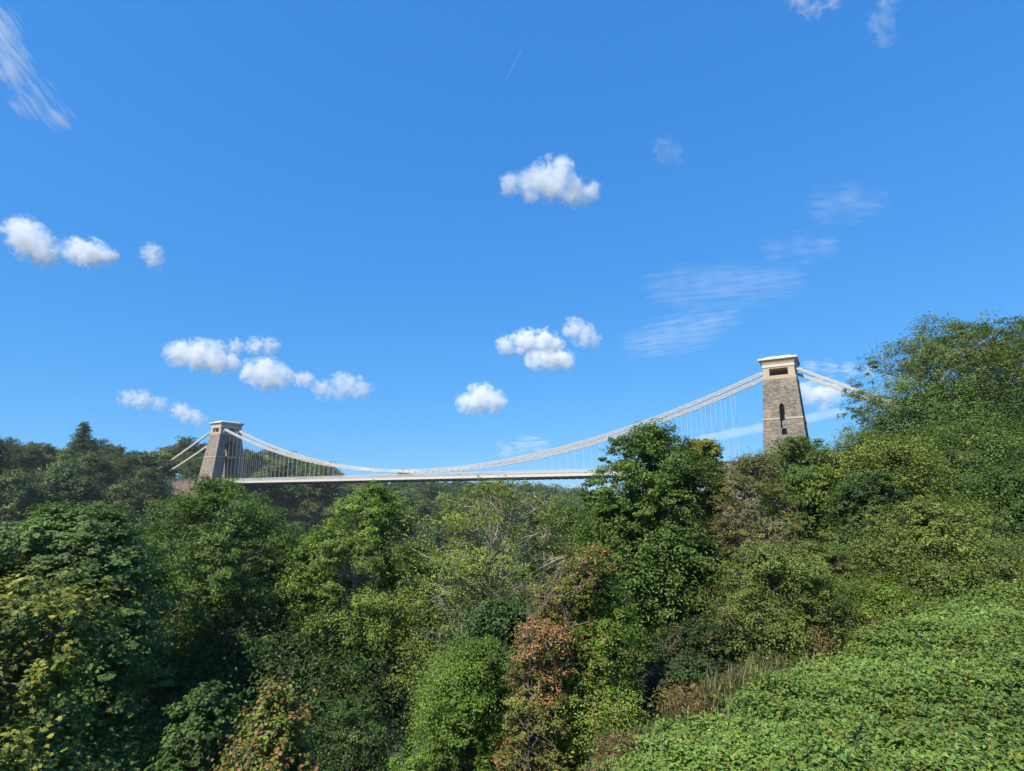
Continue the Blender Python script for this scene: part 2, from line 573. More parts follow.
# abutments with low parapet walls
def abutment(x0, x1, hy, depth, batter, label, xi, stone):
    s = Soup()
    s.hexa([(x0 - batter, -hy - batter, -depth), (x1 + batter, -hy - batter, -depth), (x1 + batter, hy + batter, -depth), (x0 - batter, hy + batter, -depth),
            (x0, -hy, -.35), (x1, -hy, -.35), (x1, hy, -.35), (x0, hy, -.35)])
    a = s.build('abutment', stone, bridge); tag(a, label)
    w = Soup()
    for sg in (-1, 1):
        for xa, xb in xi:
            w.box((xa, sg * (hy - .25) - .25, -.346), (xb, sg * (hy - .25) + .25, 1.25))
            w.box((xa - .1, sg * (hy - .25) - .34, 1.254), (xb + .1, sg * (hy - .25) + .34, 1.42))
    w.build('parapet_wall', stone, a)
    r = Soup(); r.box((x0, -3.0, -.346), (x1, 3.0, -.05)); r.build('roadway', ASPHALT, a)
    return a


abutment(-21, 8.0, 8.4, 40, 2.2, 'red sandstone abutment under the left tower', [(-21, -5.2)], RED_STONE)
abutment(SPAN - 16.8, SPAN + 40, 8.4, 16, .8, 'stone abutment and parapet wall at the right tower', [(SPAN - 16.8, SPAN - 5.2), (SPAN + 5.4, SPAN + 40)], STONE_R)

# ------------------------------------------------------------------ foliage
OVAL_V = np.array([[0, 0, 0], [.42, .27, .07], [1, 0, -.05], [.42, -.27, .07]], np.float32)
OVAL_F = [(0, 3, 2), (0, 2, 1)]
SLIM_V = np.array([[0, 0, 0], [.4, .15, .04], [1, 0, -.08], [.4, -.15, .04]], np.float32)
LOBED_V = np.array([[0, 0, 0], [.14, -.24, .05], [.02, -.48, .0], [.36, -.34, .05], [.6, -.5, -.03], [.62, -.2, .05], [1, 0, -.08],
                    [.62, .2, .05], [.6, .5, -.03], [.36, .34, .05], [.02, .48, 0], [.14, .24, .05], [.4, 0, .0]], np.float32)
LOBED_F = [(12, i, (i + 1) % 12) for i in range(12)]
SHAPES = {'oval': (OVAL_V, OVAL_F), 'slim': (SLIM_V, OVAL_F), 'lobed': (LOBED_V, LOBED_F)}


def unit(v): return v / (np.linalg.norm(v, axis=-1, keepdims=True) + 1e-9)


def put_leaves(s, pos, nrm, size, col, shape='oval', mat=0, g=rng):
    n = len(pos); V, Fc = SHAPES[shape]; k = len(V)
    nrm = unit(nrm); r = unit(np.cross(nrm, g.normal(size=(n, 3)))); b = np.cross(nrm, r)
    size = np.broadcast_to(np.asarray(size, float), (n,))
    W = size[:, None, None] * (V[None, :, 0:1] - .5) * r[:, None] + size[:, None, None] * V[None, :, 1:2] * b[:, None] + size[:, None, None] * V[None, :, 2:3] * nrm[:, None]
    v = (pos[:, None] + W).reshape(-1, 3)
    f = (np.arange(n)[:, None, None] * k + np.array(Fc)[None]).reshape(-1, 3)
    s.add(v, f, np.repeat(col, k, 0), mat)


def leaf_colors(n, base, clump_k, g, yellow=0.0, second=None, second_p=None):
    c = np.tile(np.array(base, float) * np.array([1.82, 1.72, 1.22]), (n, 1)) * clump_k[:, None]
    c *= g.uniform(.72, 1.3, (n, 1))
    c[:, 0] *= g.uniform(.8, 1.25, n); c[:, 2] *= g.uniform(.7, 1.3, n)
    if yellow > 0:
        m = g.random(n) < yellow
        c[m] = np.array([.22, .19, .025]) * g.uniform(.6, 1.2, (m.sum(), 1))
    if second is not None:
        m = g.random(n) < second_p
        c[m] = np.array(second) * g.uniform(.6, 1.35, (m.sum(), 1))
    return np.clip(c, .004, .9)


def bezier(A, B, sag, n, g, wig=.06):
    A, B = np.asarray(A, float), np.asarray(B, float); L = np.linalg.norm(B - A)
    M = (A + B) / 2 + np.array([0, 0, sag * L]) + g.normal(size=3) * wig * L
    t = np.linspace(0, 1, n)[:, None]
    return (1 - t) ** 2 * A + 2 * t * (1 - t) * M + t ** 2 * B


def crown_lobes(rows, Y, n, lobe, g, squash=.9, inner=.25):
    """big foliage masses filling a crown whose half-widths at several heights are given; world coordinates"""
    rows = sorted(rows)
    zs, xc, rad = [], [], []
    for py, l, r in rows:
        p = at((l + r) / 2, py, Y); q = at(r, py, Y)
        zs.append(p.z); xc.append(p.x); rad.append(max(q.x - p.x, .15))
    zs, xc, rad = map(np.array, (zs, xc, rad))
    o = np.argsort(zs); zs, xc, rad = zs[o], xc[o], rad[o]
    out = []
    fine = np.linspace(zs[0], zs[-1], 60); wgt = np.interp(fine, zs, rad) + .2; wgt /= wgt.sum()
    rm = rad.max()
    cum = np.cumsum(wgt)
    for i in range(n):
        z = float(np.interp((i + g.random()) / n, cum, fine))
        rr = float(np.interp(z, zs, rad)); c = float(np.interp(z, zs, xc))
        lr = min(rm * lobe * float(np.exp(g.normal() * .38)), rr * .9 + .1)
        th = i * 2.39996 + g.normal() * .35
        k = max(rr - lr * .62, 0) * (g.uniform(inner, 1.2) ** .5)
        z = min(z, zs[-1] - lr * .55)
        out.append((c + k * np.cos(th), Y + k * squash * np.sin(th), z, lr))
    # a few at the very top so that the outline reaches its height
    for i in range(3):
        lr = min(rad[-1] * .9, rm * lobe * .8); out.append((xc[-1] + g.normal() * rad[-1] * .4, Y + g.normal() * rad[-1] * .3, zs[-1] - lr * .8, lr))
    return out, (zs, xc, rad)


def crown_mesh(s, lobes, axis_xy, p, g, mat=0):
    """leaf clumps over each lobe, leaves through each clump"""
    cl_pos, cl_r, cl_out, cl_k = [], [], [], []
    for (x, y, z, lr) in lobes:
        nc = max(4, int(p['clumps'] * (lr / p['lr_ref']) ** 1.6))
        d = unit(g.normal(size=(nc, 3)) + np.array([0, 0, .35]))
        rad = lr * g.uniform(.62, 1.06, nc)
        pos = np.array([x, y, z]) + d * rad[:, None] * np.array([1, 1, p.get('flat', .8)])
        cl_pos.append(pos); cl_r.append(lr * p['clump_r'] * g.uniform(.5, 1.45, nc))
        out = unit(pos - np.array([axis_xy[0], axis_xy[1], z - lr])); cl_out.append(unit(d * .6 + out))
        cl_k.append(np.full(nc, g.uniform(.72, 1.3)) * g.uniform(.78, 1.25, nc))
    P = np.concatenate(cl_pos); Rr = np.concatenate(cl_r); O = np.concatenate(cl_out); K = np.concatenate(cl_k)
    gmin = ground_z(P[:, 0], P[:, 1]) + .05
    keep = P[:, 2] > gmin
    P, Rr, O, K = P[keep], Rr[keep], O[keep], K[keep]
    nl = p['leaves']; n = len(P) * nl
    idx = np.repeat(np.arange(len(P)), nl)
    off = unit(g.normal(size=(n, 3))) * (g.random((n, 1)) ** .45) * Rr[idx][:, None]
    Oh = O[idx] * np.array([1, 1, .35]) + np.array([0, 0, p.get('upright', 0.)]); Oh = unit(Oh + .35 * g.normal(size=(len(P), 3))[idx])
    off += Oh * ((off * Oh).sum(1) * p.get('spray', .6))[:, None]
    off[:, 2] *= p.get('cflat', .6)
    off[:, 2] -= p.get('droop', .15) * np.hypot(off[:, 0], off[:, 1])
    pos = P[idx] + off
    nrm = np.array([0, 0, .75]) + O[idx] * .55 + unit(off) * .35 + g.normal(size=(n, 3)) * p.get('tumble', .48)
    sp = None
    if p.get('second') is not None:
        cp = p['second_p'] * np.clip(1 + 1.3 * np.sin(P[:, 2] * 1.9 + P[:, 0] * 1.3), 0, 2.3)
        cp = np.where(g.random(len(P)) < cp, g.uniform(.5, .95, len(P)), .04)
        sp = cp[idx]
        if p.get('tip'): sp = np.clip(p['second_p'] * 2.2 * (off[:, 2] / (.5 * Rr[idx]) + .1), .02, .95)
    col = leaf_colors(n, p['col'], K[idx], g, p.get('yellow', .01), p.get('second'), sp)
    put_leaves(s, pos, nrm, p['leaf'] * g.uniform(.65, 1.25, n), col, p.get('shape', 'oval'), mat, g)
    return P, Rr, K


def wood_mesh(s, base, lobes, top_z, p, g, clump_pos=None, mat=0):
    """a tapered trunk (or several stems) and limbs reaching into every lobe"""
    bc = np.array(p.get('bark', (.11, .09, .07)))
    bx, by, bz = base; H = top_z - bz
    L = np.array([l[:3] for l in lobes]); cx, cy = L[:, 0].mean(), L[:, 1].mean()
    stems = []
    for k in range(p.get('stems', 1)):
        a = g.uniform(0, 6.28); sp = .12 * H * (k > 0)
        top = np.array([cx + sp * np.cos(a), cy + sp * np.sin(a), bz + H * g.uniform(.78, .9)])
        b0 = np.array([bx + (k > 0) * .25 * np.cos(a), by + (k > 0) * .25 * np.sin(a), bz - .3])
        pts = bezier(b0, top, 0, 12, g, .045)
        r0 = p.get('trunk', .022) * H * (1 if k == 0 else .75)
        s.tube(pts, np.linspace(r0, r0 * .18, 12), 8, bc, mat)
        stems.append((pts, r0))
    for (x, y, z, lr) in lobes:
        pts, r0 = stems[g.integers(len(stems))]
        dist = np.hypot(x - pts[:, 0], y - pts[:, 1])
        want = z - .55 * dist - .4 * lr
        i = int(np.clip(np.argmax(pts[:, 2] >= want) if (pts[:, 2] >= want).any() else 10, 1, 10))
        r = r0 * (1 - .82 * i / 11) * .6
        c = bezier(pts[i], (x, y, z + .2 * lr), .07, 7, g, .07)
        s.tube(c, np.linspace(r, max(r * .25, .012), 7), 5, bc * g.uniform(.85, 1.15), mat)
        for q in range(p.get('twigs', 3)):
            d = unit(g.normal(size=3) + np.array([0, 0, .5])); e = c[4] + d * lr * g.uniform(.7, 1.05)
            s.tube(bezier(c[3 + q % 3], e, .05, 5, g, .1), np.linspace(max(r * .35, .014), .006, 5), 4, bc * g.uniform(.85, 1.2), mat)


PALE = (.34, .31, .25)
n_tree = [0]


def plant(name, label, cat, rows, Y, p, group=None, seed=None, dx=0.0):
    n_tree[0] += 1
    g = np.random.default_rng(100 + n_tree[0] if seed is None else seed)
    lobes, (zs, xc, rad) = crown_lobes(rows, Y, p['lobes'], p['lobe'], g)
    p = dict(p); p['lr_ref'] = max(rad.max() * p['lobe'], .1)
    bx = float(np.interp(zs[0] + .3 * (zs[-1] - zs[0]), zs, xc)) + dx
    base = (bx, Y, gz(bx, Y))
    root = thing(name, label, cat, base, 0, group)
    inv = Matrix.Translation(-Vector(base))
    if p.get('lobes_wood', True):
        w = Soup(); wood_mesh(w, base, lobes, zs[-1], p, g)
        w.v = [(v - np.array(base, np.float32)).astype(np.float32) for v in w.v]
        w.build('trunk' if cat == 'tree' else 'stem', BARK, root)
    c = Soup(); crown_mesh(c, lobes, (bx, Y), p, g)
    c.v = [(v - np.array(base, np.float32)).astype(np.float32) for v in c.v]
    c.build('crown' if cat == 'tree' else 'foliage', LEAF, root)
    return root


def P(col, leaf, lobes, lobe, clumps, leaves, clump_r=.42, **kw):
    d = dict(col=col, leaf=leaf * .70, lobes=int(lobes * 1.8), lobe=lobe * 1.05, clumps=clumps * 1.0, leaves=int(leaves * 1.75), clump_r=clump_r * .80); d.update(kw); return d


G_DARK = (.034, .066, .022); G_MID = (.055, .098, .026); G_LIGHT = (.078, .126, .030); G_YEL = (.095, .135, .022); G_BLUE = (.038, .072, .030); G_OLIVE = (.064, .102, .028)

# ---- trees on the slope just below the viewer, left to right
plant('sycamore_tree', 'young sycamore with yellow-green lobed leaves at the bottom left corner', 'tree',
      [(588, -15, 22), (615, -50, 88), (655, -70, 94), (700, -90, 86), (760, -110, 60), (830, -120, 70)], 9.0,
      P((.050, .078, .022), .12, 26, .25, 9, 26, .6, yellow=0, shape='lobed', second=(.25, .26, .045), second_p=.2, tip=True, upright=1.1, spray=1.2, stems=4, cflat=1.0, droop=0, tumble=.45, trunk=.012))  # yellow-green shoots, with sunlight on their tips put into the second colour
plant('sycamore_tree', 'large dark sycamore with layered leaves at the left edge below the hillside', 'tree',
      [(512, 48, 98), (530, 5, 132), (566, -30, 150), (625, -50, 156), (700, -50, 146), (760, -40, 130)], 19.0,
      P((.056, .096, .034), .145, 54, .27, 22, 38, .42, yellow=0, shape='lobed', cflat=.42, tumble=.28))
plant('ash_tree', 'ash tree with feathery mid-green foliage rising in front of the left tower', 'tree',
      [(484, 192, 216), (500, 182, 246), (520, 158, 278), (550, 146, 300), (610, 140, 304), (680, 158, 290), (740, 175, 270)], 26.0,
      P(G_MID, .24, 48, .25, 22, 34, .42, spray=.3, shape='slim', bark=(.2, .18, .14)))
plant('ash_tree', 'pale green ash with a pointed top below the middle of the bridge', 'tree',
      [(486, 366, 384), (506, 336, 402), (550, 302, 410), (620, 292, 410), (680, 300, 400), (730, 310, 390)], 27.0,
      P(G_LIGHT, .24, 44, .22, 20, 32, .42, upright=.5, shape='slim', bark=(.22, .2, .16)))
plant('ash_tree', 'thin crowned ash with pale bare branches showing through its leaves', 'tree',
      [(482, 480, 520), (498, 440, 562), (540, 406, 590), (610, 396, 590), (670, 400, 565), (740, 410, 540)], 25.0,
      P((.088, .124, .034), .21, 48, .20, 11, 24, .46, shape='slim', bark=PALE, twigs=9, stems=3, trunk=.014))
plant('field_maple_tree', 'dense tall round-topped tree overlapping the bridge deck right of centre', 'tree',
      [(430, 632, 664), (448, 606, 696), (490, 584, 718), (550, 580, 724), (610, 596, 726), (660, 620, 720), (710, 640, 700)], 21.0,
      P((.043, .080, .020), .15, 64, .24, 26, 34, .40, yellow=.05))
plant('field_maple_tree', 'small tree with a yellowing top beside the dense round-topped tree', 'tree',
      [(441, 692, 712), (458, 682, 726), (500, 684, 738), (560, 690, 745)], 23.5,
      P((.085, .11, .024), .14, 22, .3, 20, 26, .42, second=(.24, .18, .03), second_p=.3))
plant('shrub', 'dying shrub with rust-red leaves in the lower middle', 'shrub',
      [(548, 566, 606), (580, 544, 612), (630, 518, 598), (690, 503, 580), (760, 495, 575), (820, 490, 570)], 12.6,
      P((.080, .094, .030), .080, 48, .22, 12, 22, .5, second=(.38, .18, .09), second_p=.29, twigs=6, stems=5, bark=(.13, .10, .08), trunk=.006))
plant('ivy_shrub', 'tall column of bright ivy-covered growth right of the rust-red shrub', 'shrub',
      [(572, 566, 612), (610, 560, 636), (670, 552, 646), (740, 545, 645), (830, 540, 645)], 13.0,
      P((.066, .112, .020), .075, 50, .30, 24, 34, .45, second=(.20, .17, .07), second_p=.12, yellow=.03))
plant('ivy_shrub', 'bright green ivy bush at the bottom below the thin crowned ash', 'shrub',
      [(640, 462, 494), (675, 432, 512), (730, 405, 520), (800, 390, 520)], 15.0,
      P((.06, .108, .022), .085, 40, .27, 22, 28, .42))
plant('sapling', 'sapling with orange tinted upright shoots at the bottom left of centre', 'sapling',
      [(690, 268, 284), (718, 254, 298), (750, 234, 308), (790, 212, 318), (840, 205, 318)], 9.0,
      P((.075, .105, .026), .075, 26, .24, 10, 22, .6, shape='lobed', second=(.25, .135, .05), second_p=.075, yellow=.06, tip=True, upright=1.2, spray=1.4, cflat=1.0, droop=0, stems=4, trunk=.012))
plant('shrub', 'sparse leafy bush between the young sycamore and the orange sapling', 'shrub',
      [(690, 190, 222), (720, 172, 238), (760, 160, 246), (820, 150, 250)], 15.5,
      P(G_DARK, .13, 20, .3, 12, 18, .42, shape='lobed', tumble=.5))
plant('shrub', 'dark low bush right of the orange sapling', 'shrub',
      [(700, 330, 372), (730, 310, 390), (770, 300, 400), (820, 300, 400)], 21.0,
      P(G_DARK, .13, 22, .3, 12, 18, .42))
plant('shrub', 'shade-coloured hanging undergrowth bush left of the bramble slope under the dense tree', 'shrub',
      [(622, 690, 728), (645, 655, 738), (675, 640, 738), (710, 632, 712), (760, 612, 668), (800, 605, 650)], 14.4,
      P((.022, .042, .016), .09, 40, .26, 18, 26, .42, second=(.12, .09, .05), second_p=.1, flat=1.0))  # near-black leaf colour stands in for the deep shade of the hollow
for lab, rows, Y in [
    ('shade-coloured tree filling the gap between the big sycamore and the feathery ash', [(535, 122, 160), (560, 100, 190), (620, 80, 215), (720, 90, 210)], 34.0),
    ('shade-coloured tree filling the gap between the feathery ash and the pointed ash', [(545, 280, 318), (570, 262, 340), (620, 235, 360), (720, 240, 360)], 36.0),
    ('shade-coloured tree filling the gap between the pointed ash and the thin crowned ash', [(545, 390, 425), (570, 370, 445), (620, 350, 470), (720, 360, 460)], 37.0),
    ('shade-coloured tree between the thin crowned ash and the dense round-topped tree', [(508, 548, 585), (530, 525, 615), (600, 515, 640), (720, 520, 640)], 33.0),
    ('shade-coloured tree low down behind the rust-red shrub', [(600, 470, 560), (640, 450, 600), (720, 440, 620), (800, 440, 620)], 22.0),
    ('shade-coloured tree low down in the dark hollow at the left', [(625, 130, 280), (670, 120, 390), (740, 110, 410), (820, 110, 420)], 25.0),
]:
    plant('broadleaf_tree', lab, 'tree', rows, Y, P((.026, .050, .018), .22, 40, .27, 18, 30, .42), 'trees in the shade behind the front row')  # leaf colour darkened to stand for shade; these crowns catch the sun
# ---- right-hand growth above the bramble slope
plant('shrub', 'grey-brown twiggy climber covered shrub beside the right tower abutment', 'shrub',
      [(456, 736, 768), (478, 716, 786), (530, 712, 796), (590, 722, 800), (640, 735, 795)], 19.0,
      P((.082, .092, .04), .10, 46, .22, 14, 18, .48, second=(.19, .14, .085), second_p=.2, twigs=8, stems=5, bark=(.24, .2, .16), trunk=.01))
plant('shrub', 'bushy shrub with dead brown vines at the top edge of the brambles', 'shrub',
      [(548, 745, 800), (580, 722, 832), (625, 722, 842), (655, 735, 822), (685, 735, 790)], 14.0,
      P((.062, .092, .026), .085, 32, .31, 20, 28, .44, second=(.18, .13, .06), second_p=.08, twigs=4))
plant('shrub', 'deep green shrub in front of the foot of the right tower', 'shrub',
      [(440, 784, 812), (458, 764, 846), (500, 752, 866), (560, 760, 880)], 29.0,
      P((.045, .082, .022), .17, 40, .27, 22, 30, .42))
plant('shrub', 'yellow-green thicket between the right tower and the airy ash', 'shrub',
      [(437, 862, 894), (452, 826, 912), (490, 815, 930), (540, 825, 940)], 27.0,
      P((.074, .104, .026), .15, 28, .33, 22, 30, .42, yellow=.04))
plant('shrub', 'small dark rounded bush in the middle of the right-hand thicket', 'shrub',
      [(474, 862, 884), (492, 840, 900), (530, 836, 906), (580, 840, 900)], 23.0,
      P((.034, .064, .022), .13, 30, .3, 22, 28, .42))
plant('shrub', 'broad green thicket at the right edge under the airy ash', 'shrub',
      [(424, 930, 985), (446, 905, 1050), (495, 890, 1085), (560, 900, 1090)], 29.0,
      P((.056, .094, .026), .17, 28, .31, 22, 30, .42))
plant('shrub', 'pale yellowish spreading shrub above the bramble slope on the right', 'shrub',
      [(500, 905, 955), (522, 872, 985), (565, 852, 1005), (600, 850, 1000), (625, 860, 990)], 17.8,
      P((.074, .106, .030), .12, 28, .31, 22, 28, .42, yellow=.05))
plant('shrub', 'dark leafy bush cut by the right edge above the brambles', 'shrub',
      [(468, 990, 1040), (500, 968, 1080), (545, 955, 1090), (590, 950, 1090)], 20.5,
      P((.034, .064, .020), .12, 30, .30, 22, 28, .42))
plant('shrub', 'low round fresh green shrub on the upper rim of the brambles', 'shrub',
      [(584, 848, 884), (600, 826, 905), (622, 815, 912), (645, 820, 895)], 14.9,
      P((.070, .112, .022), .075, 30, .3, 22, 30, .42))
plant('shrub', 'mid green bush behind the low round shrub with leggy stems', 'shrub',
      [(545, 800, 840), (570, 782, 856), (610, 780, 850), (640, 785, 840)], 17.0,
      P((.058, .096, .024), .085, 32, .28, 22, 30, .42, second=(.17, .13, .05), second_p=.08))
plant('shrub', 'olive green scrub along the top of the bramble slope at right', 'shrub',
      [(545, 985, 1030), (562, 920, 1060), (585, 905, 1090), (605, 890, 1090), (622, 890, 1060)], 16.4,
      P(G_OLIVE, .085, 36, .25, 20, 26, .42, yellow=.04))
plant('ash_tree', 'tall airy ash with sky showing through its crown at the upper right', 'tree',
      [(326, 950, 1000), (343, 895, 1020), (370, 866, 1032), (404, 850, 1036), (440, 854, 1020), (478, 874, 1000)], 37.0,
      P((.064, .096, .030), .30, 46, .22, 17, 24, .38, spray=.15, shape='slim', bark=(.3, .27, .22), twigs=5, stems=2, trunk=.016))
plant('oak_tree', 'yellowish dense tree behind the airy ash cut by the right edge', 'tree',
      [(322, 1015, 1060), (345, 990, 1100), (400, 976, 1125), (460, 975, 1125), (500, 985, 1115)], 40.0,
      P((.075, .100, .024), .22, 46, .25, 22, 34, .42))
plant('oak_tree', 'dark ivy-clad tree under the airy ash crown', 'tree',
      [(385, 925, 965), (410, 890, 1000), (445, 862, 1020), (500, 860, 1030), (550, 880, 1020)], 34.0,
      P((.040, .074, .022), .20, 44, .25, 20, 30, .42))

# ---- brambles: one uncountable carpet of leaves on the right-hand bank
def bramble():
    g = np.random.default_rng(77)
    edge = np.array([[-3.9, 4], [-3.6, 8], [-3.4, 9.3], [-3.0, 11], [-1.75, 12], [-1.1, 13.8], [-.1, 15.6], [.5, 17], [2.8, 19.4], [6.6, 22], [12, 27], [16, 30]])   # (s, t)
    n = 260000
    y = 4 + 20 * g.random(n) ** 1.3; x = y * (.05 + 1.6 * g.random(n) ** 1.25)
    s_ = x * U[0] + y * U[1]; t_ = x * T[0] + y * T[1]
    lim = np.interp(t_, edge[:, 1], edge[:, 0]) + .5 * np.sin(t_ * 2.1) * np.sin(s_ * 3)
    clear = np.zeros(len(x), bool)
    for cxp, cyp, cY, cr in ((690, 702, 11.4, .4), (815, 646, 13.2, .4), (622, 765, 9.8, .3)):
        q = at(cxp, cyp, cY); clear |= np.hypot(x - q.x, (y - q.y) * .6) < cr
    k = ~clear & (s_ > lim) & (x > .05 * y) & (x < y * 1.7) & (y > 4)
    hole = np.sin(x * 3.1 + 1.3 * np.sin(y * 1.7)) * np.sin(y * 2.7 + 1.1 * np.sin(x * 2.3)) > .62
    k &= ~(hole & (g.random(len(x)) < .8))
    x, y, s_, t_ = x[k], y[k], s_[k], t_[k]
    hump = .22 + .05 * np.sin(x * 1.7 + y * .6) * np.sin(y * 1.4 - x * .5) + .07 * np.sin(x * 4.1 + y) * np.sin(y * 3.7 + 1) + .1 * np.sin(x * 7.3 + y * 5.1)
    z = ground_z(x, y) + np.maximum(hump, .05) + g.normal(size=len(x)) * .05
    c = np.stack([x, y, z], 1); m = len(c)
    tone = .7 + .55 * (np.sin(x * .9 + 2) * np.sin(y * 1.1 + x * .3) * .5 + .5)
    s = Soup()
    # three leaflets to a leaf
    lay = np.repeat(c, 4, 0) + g.normal(size=(m * 4, 3)) * np.array([.075, .075, .035])
    depth = g.random(m * 4) ** 2 * .16; lay[:, 2] -= depth
    nr = np.array([-.12, -.15, 1.0]) + g.normal(size=(m * 4, 3)) * .42
    col = leaf_colors(m * 4, (.070, .118, .033), np.repeat(tone, 4), g, .012)
    yp = (np.sin(lay[:, 0] * 2.3 + 1) * np.sin(lay[:, 1] * 2.9)) > .88
    mm = yp & (g.random(m * 4) < .4); col[mm] = np.array([.23, .25, .03]) * g.uniform(.7, 1.1, (mm.sum(), 1))
    put_leaves(s, lay, nr, (.056 + .0018 * lay[:, 1] + .03 * np.clip(9 - lay[:, 1], 0, 3) / 3 * np.clip(lay[:, 0] - 2, 0, 1)) * g.uniform(.45, 1.4, m * 4), col, 'oval', 0, g)
    # arching canes and taller shoots that stand out of the carpet
    for q in g.choice(m, 520, replace=False):
        a = g.uniform(0, 6.28); L = g.uniform(.35, 1.0); hgt = L * g.uniform(.2, .55); kk = np.linspace(0, 1, 12)
        pts = c[q] + np.stack([np.cos(a) * L * kk, np.sin(a) * L * kk, hgt * np.sin(kk * 2.6)], 1)
        s.tube(pts[::3], .004, 3, (.09, .06, .035))
        lp = np.repeat(pts, 3, 0) + g.normal(size=(36, 3)) * .03
        cc_ = leaf_colors(36, [(.080, .126, .030), (.060, .104, .034), (.098, .128, .036)][q % 3], np.full(36, g.uniform(.8, 1.25)), g, .03)
        put_leaves(s, lp, np.array([0, -.1, 1]) + g.normal(size=(36, 3)) * .5, g.uniform(.035, .085, 36), cc_, 'oval', 0, g)
    fl = g.choice(m, 26, replace=False)
    put_leaves(s, np.repeat(c[fl], 5, 0) + g.normal(size=(130, 3)) * .011 + np.array([0, 0, .1]), np.array([0, -.4, 1]) + g.normal(size=(130, 3)) * .2, .022, np.full((130, 3), .6), 'oval', 0, g)
    o = s.build('brambles', LEAF)
    tag(o, 'carpet of fresh green bramble leaves covering the bank at the lower right', 'brambles', kind='stuff')


bramble()


def bracken(rows, Y, label, seed):
    plant('dry_bracken', label, 'fern', rows, Y, P((.105, .078, .05), .12, 20, .45, 12, 18, .8, shape='slim', tumble=.9, flat=.6, second=(.12, .12, .04), second_p=.3, stems=5, twigs=2, trunk=.008, bark=(.2, .13, .07)), 'patches of dead bracken on the rim of the brambles', seed)


bracken([(692, 676, 702), (700, 668, 712), (712, 668, 712)], 11.6, 'rusty dead bracken patch under the dense round-topped tree', 901)
bracken([(630, 806, 824), (640, 800, 830), (652, 800, 830)], 13.4, 'straw-brown dead bracken patch below the low round shrub', 902)
bracken([(738, 612, 632), (756, 604, 640), (790, 600, 640)], 9.9, 'dry straw coloured grass tuft at the lowest corner of the brambles', 903)


def dry_grass():
    g = np.random.default_rng(79); n = 3600
    edge = np.array([[-3.6, 8], [-3.4, 9.3], [-3.0, 11], [-1.75, 12], [-1.1, 13.8], [0, 15.6], [1, 17], [3.6, 19.4]])
    t_ = g.uniform(7.5, 16.5, n); s_ = np.interp(t_, edge[:, 1], edge[:, 0]) + g.normal(size=n) * .38 - .35
    x = s_ * U[0] + t_ * T[0]; y = s_ * U[1] + t_ * T[1]
    patch = np.sin(t_ * 1.7) + np.sin(t_ * 4.1 + 1) * .7
    k = patch > g.normal(size=n) * .6 - .3
    x, y = x[k], y[k]; m = len(x)
    c = np.stack([x, y, ground_z(x, y) + .12 + .18 * g.random(m)], 1)
    out = g.normal(size=(m, 3)) * np.array([1, 1, .25])
    s = Soup(); col = np.array([.20, .165, .075]) * g.uniform(.5, 1.3, (m, 1)) * np.array([1, 1, 1.0])
    gr = g.random(m) < .45; col[gr] = np.array([.085, .115, .03]) * g.uniform(.6, 1.3, (gr.sum(), 1))
    V = np.array([[0, -.012, 0], [0, .012, 0], [.12, .008, .6], [.45, 0, 1.0], [.12, -.008, .6]]); h = g.uniform(.18, .45, m); a = g.uniform(0, 6.28, m)
    ca, sa = np.cos(a), np.sin(a)
    vx = V[None, :, 0] * h[:, None]; vy = V[None, :, 1]; vz = V[None, :, 2] * h[:, None]
    W = np.stack([c[:, 0:1] + ca[:, None] * vx - sa[:, None] * vy, c[:, 1:2] + sa[:, None] * vx + ca[:, None] * vy, c[:, 2:3] - .15 + vz], -1).reshape(-1, 3)
    i = np.arange(m)[:, None] * 5
    s.add(W, (i + np.array([[0, 1, 2]])), np.repeat(col, 5, 0)); s.l.append((i + np.array([[0, 2, 4]])).ravel()); s.t.append(np.full(m, 3, np.int32)); s.mi.append(np.zeros(m, np.int32))
    s.l.append((i + np.array([[4, 2, 3]])).ravel()); s.t.append(np.full(m, 3, np.int32)); s.mi.append(np.zeros(m, np.int32))
    tag(s.build('dry_grass', LEAF), 'straw coloured dry grass along the rim between brambles and bushes', 'grass', kind='stuff')


dry_grass()


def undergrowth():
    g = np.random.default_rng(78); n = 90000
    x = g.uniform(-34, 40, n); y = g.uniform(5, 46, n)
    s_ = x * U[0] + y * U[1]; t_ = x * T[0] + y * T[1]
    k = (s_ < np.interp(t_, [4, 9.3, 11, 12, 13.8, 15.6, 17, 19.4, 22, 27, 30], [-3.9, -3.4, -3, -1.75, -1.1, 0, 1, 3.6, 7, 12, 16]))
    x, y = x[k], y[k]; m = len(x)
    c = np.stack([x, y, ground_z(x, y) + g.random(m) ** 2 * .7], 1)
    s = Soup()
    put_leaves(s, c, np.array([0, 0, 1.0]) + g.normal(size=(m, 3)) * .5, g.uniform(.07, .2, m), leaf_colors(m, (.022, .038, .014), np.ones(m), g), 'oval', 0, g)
    tag(s.build('undergrowth', LEAF), 'low dark leafy undergrowth on the steep slope beneath the trees', 'undergrowth', kind='stuff')


undergrowth()

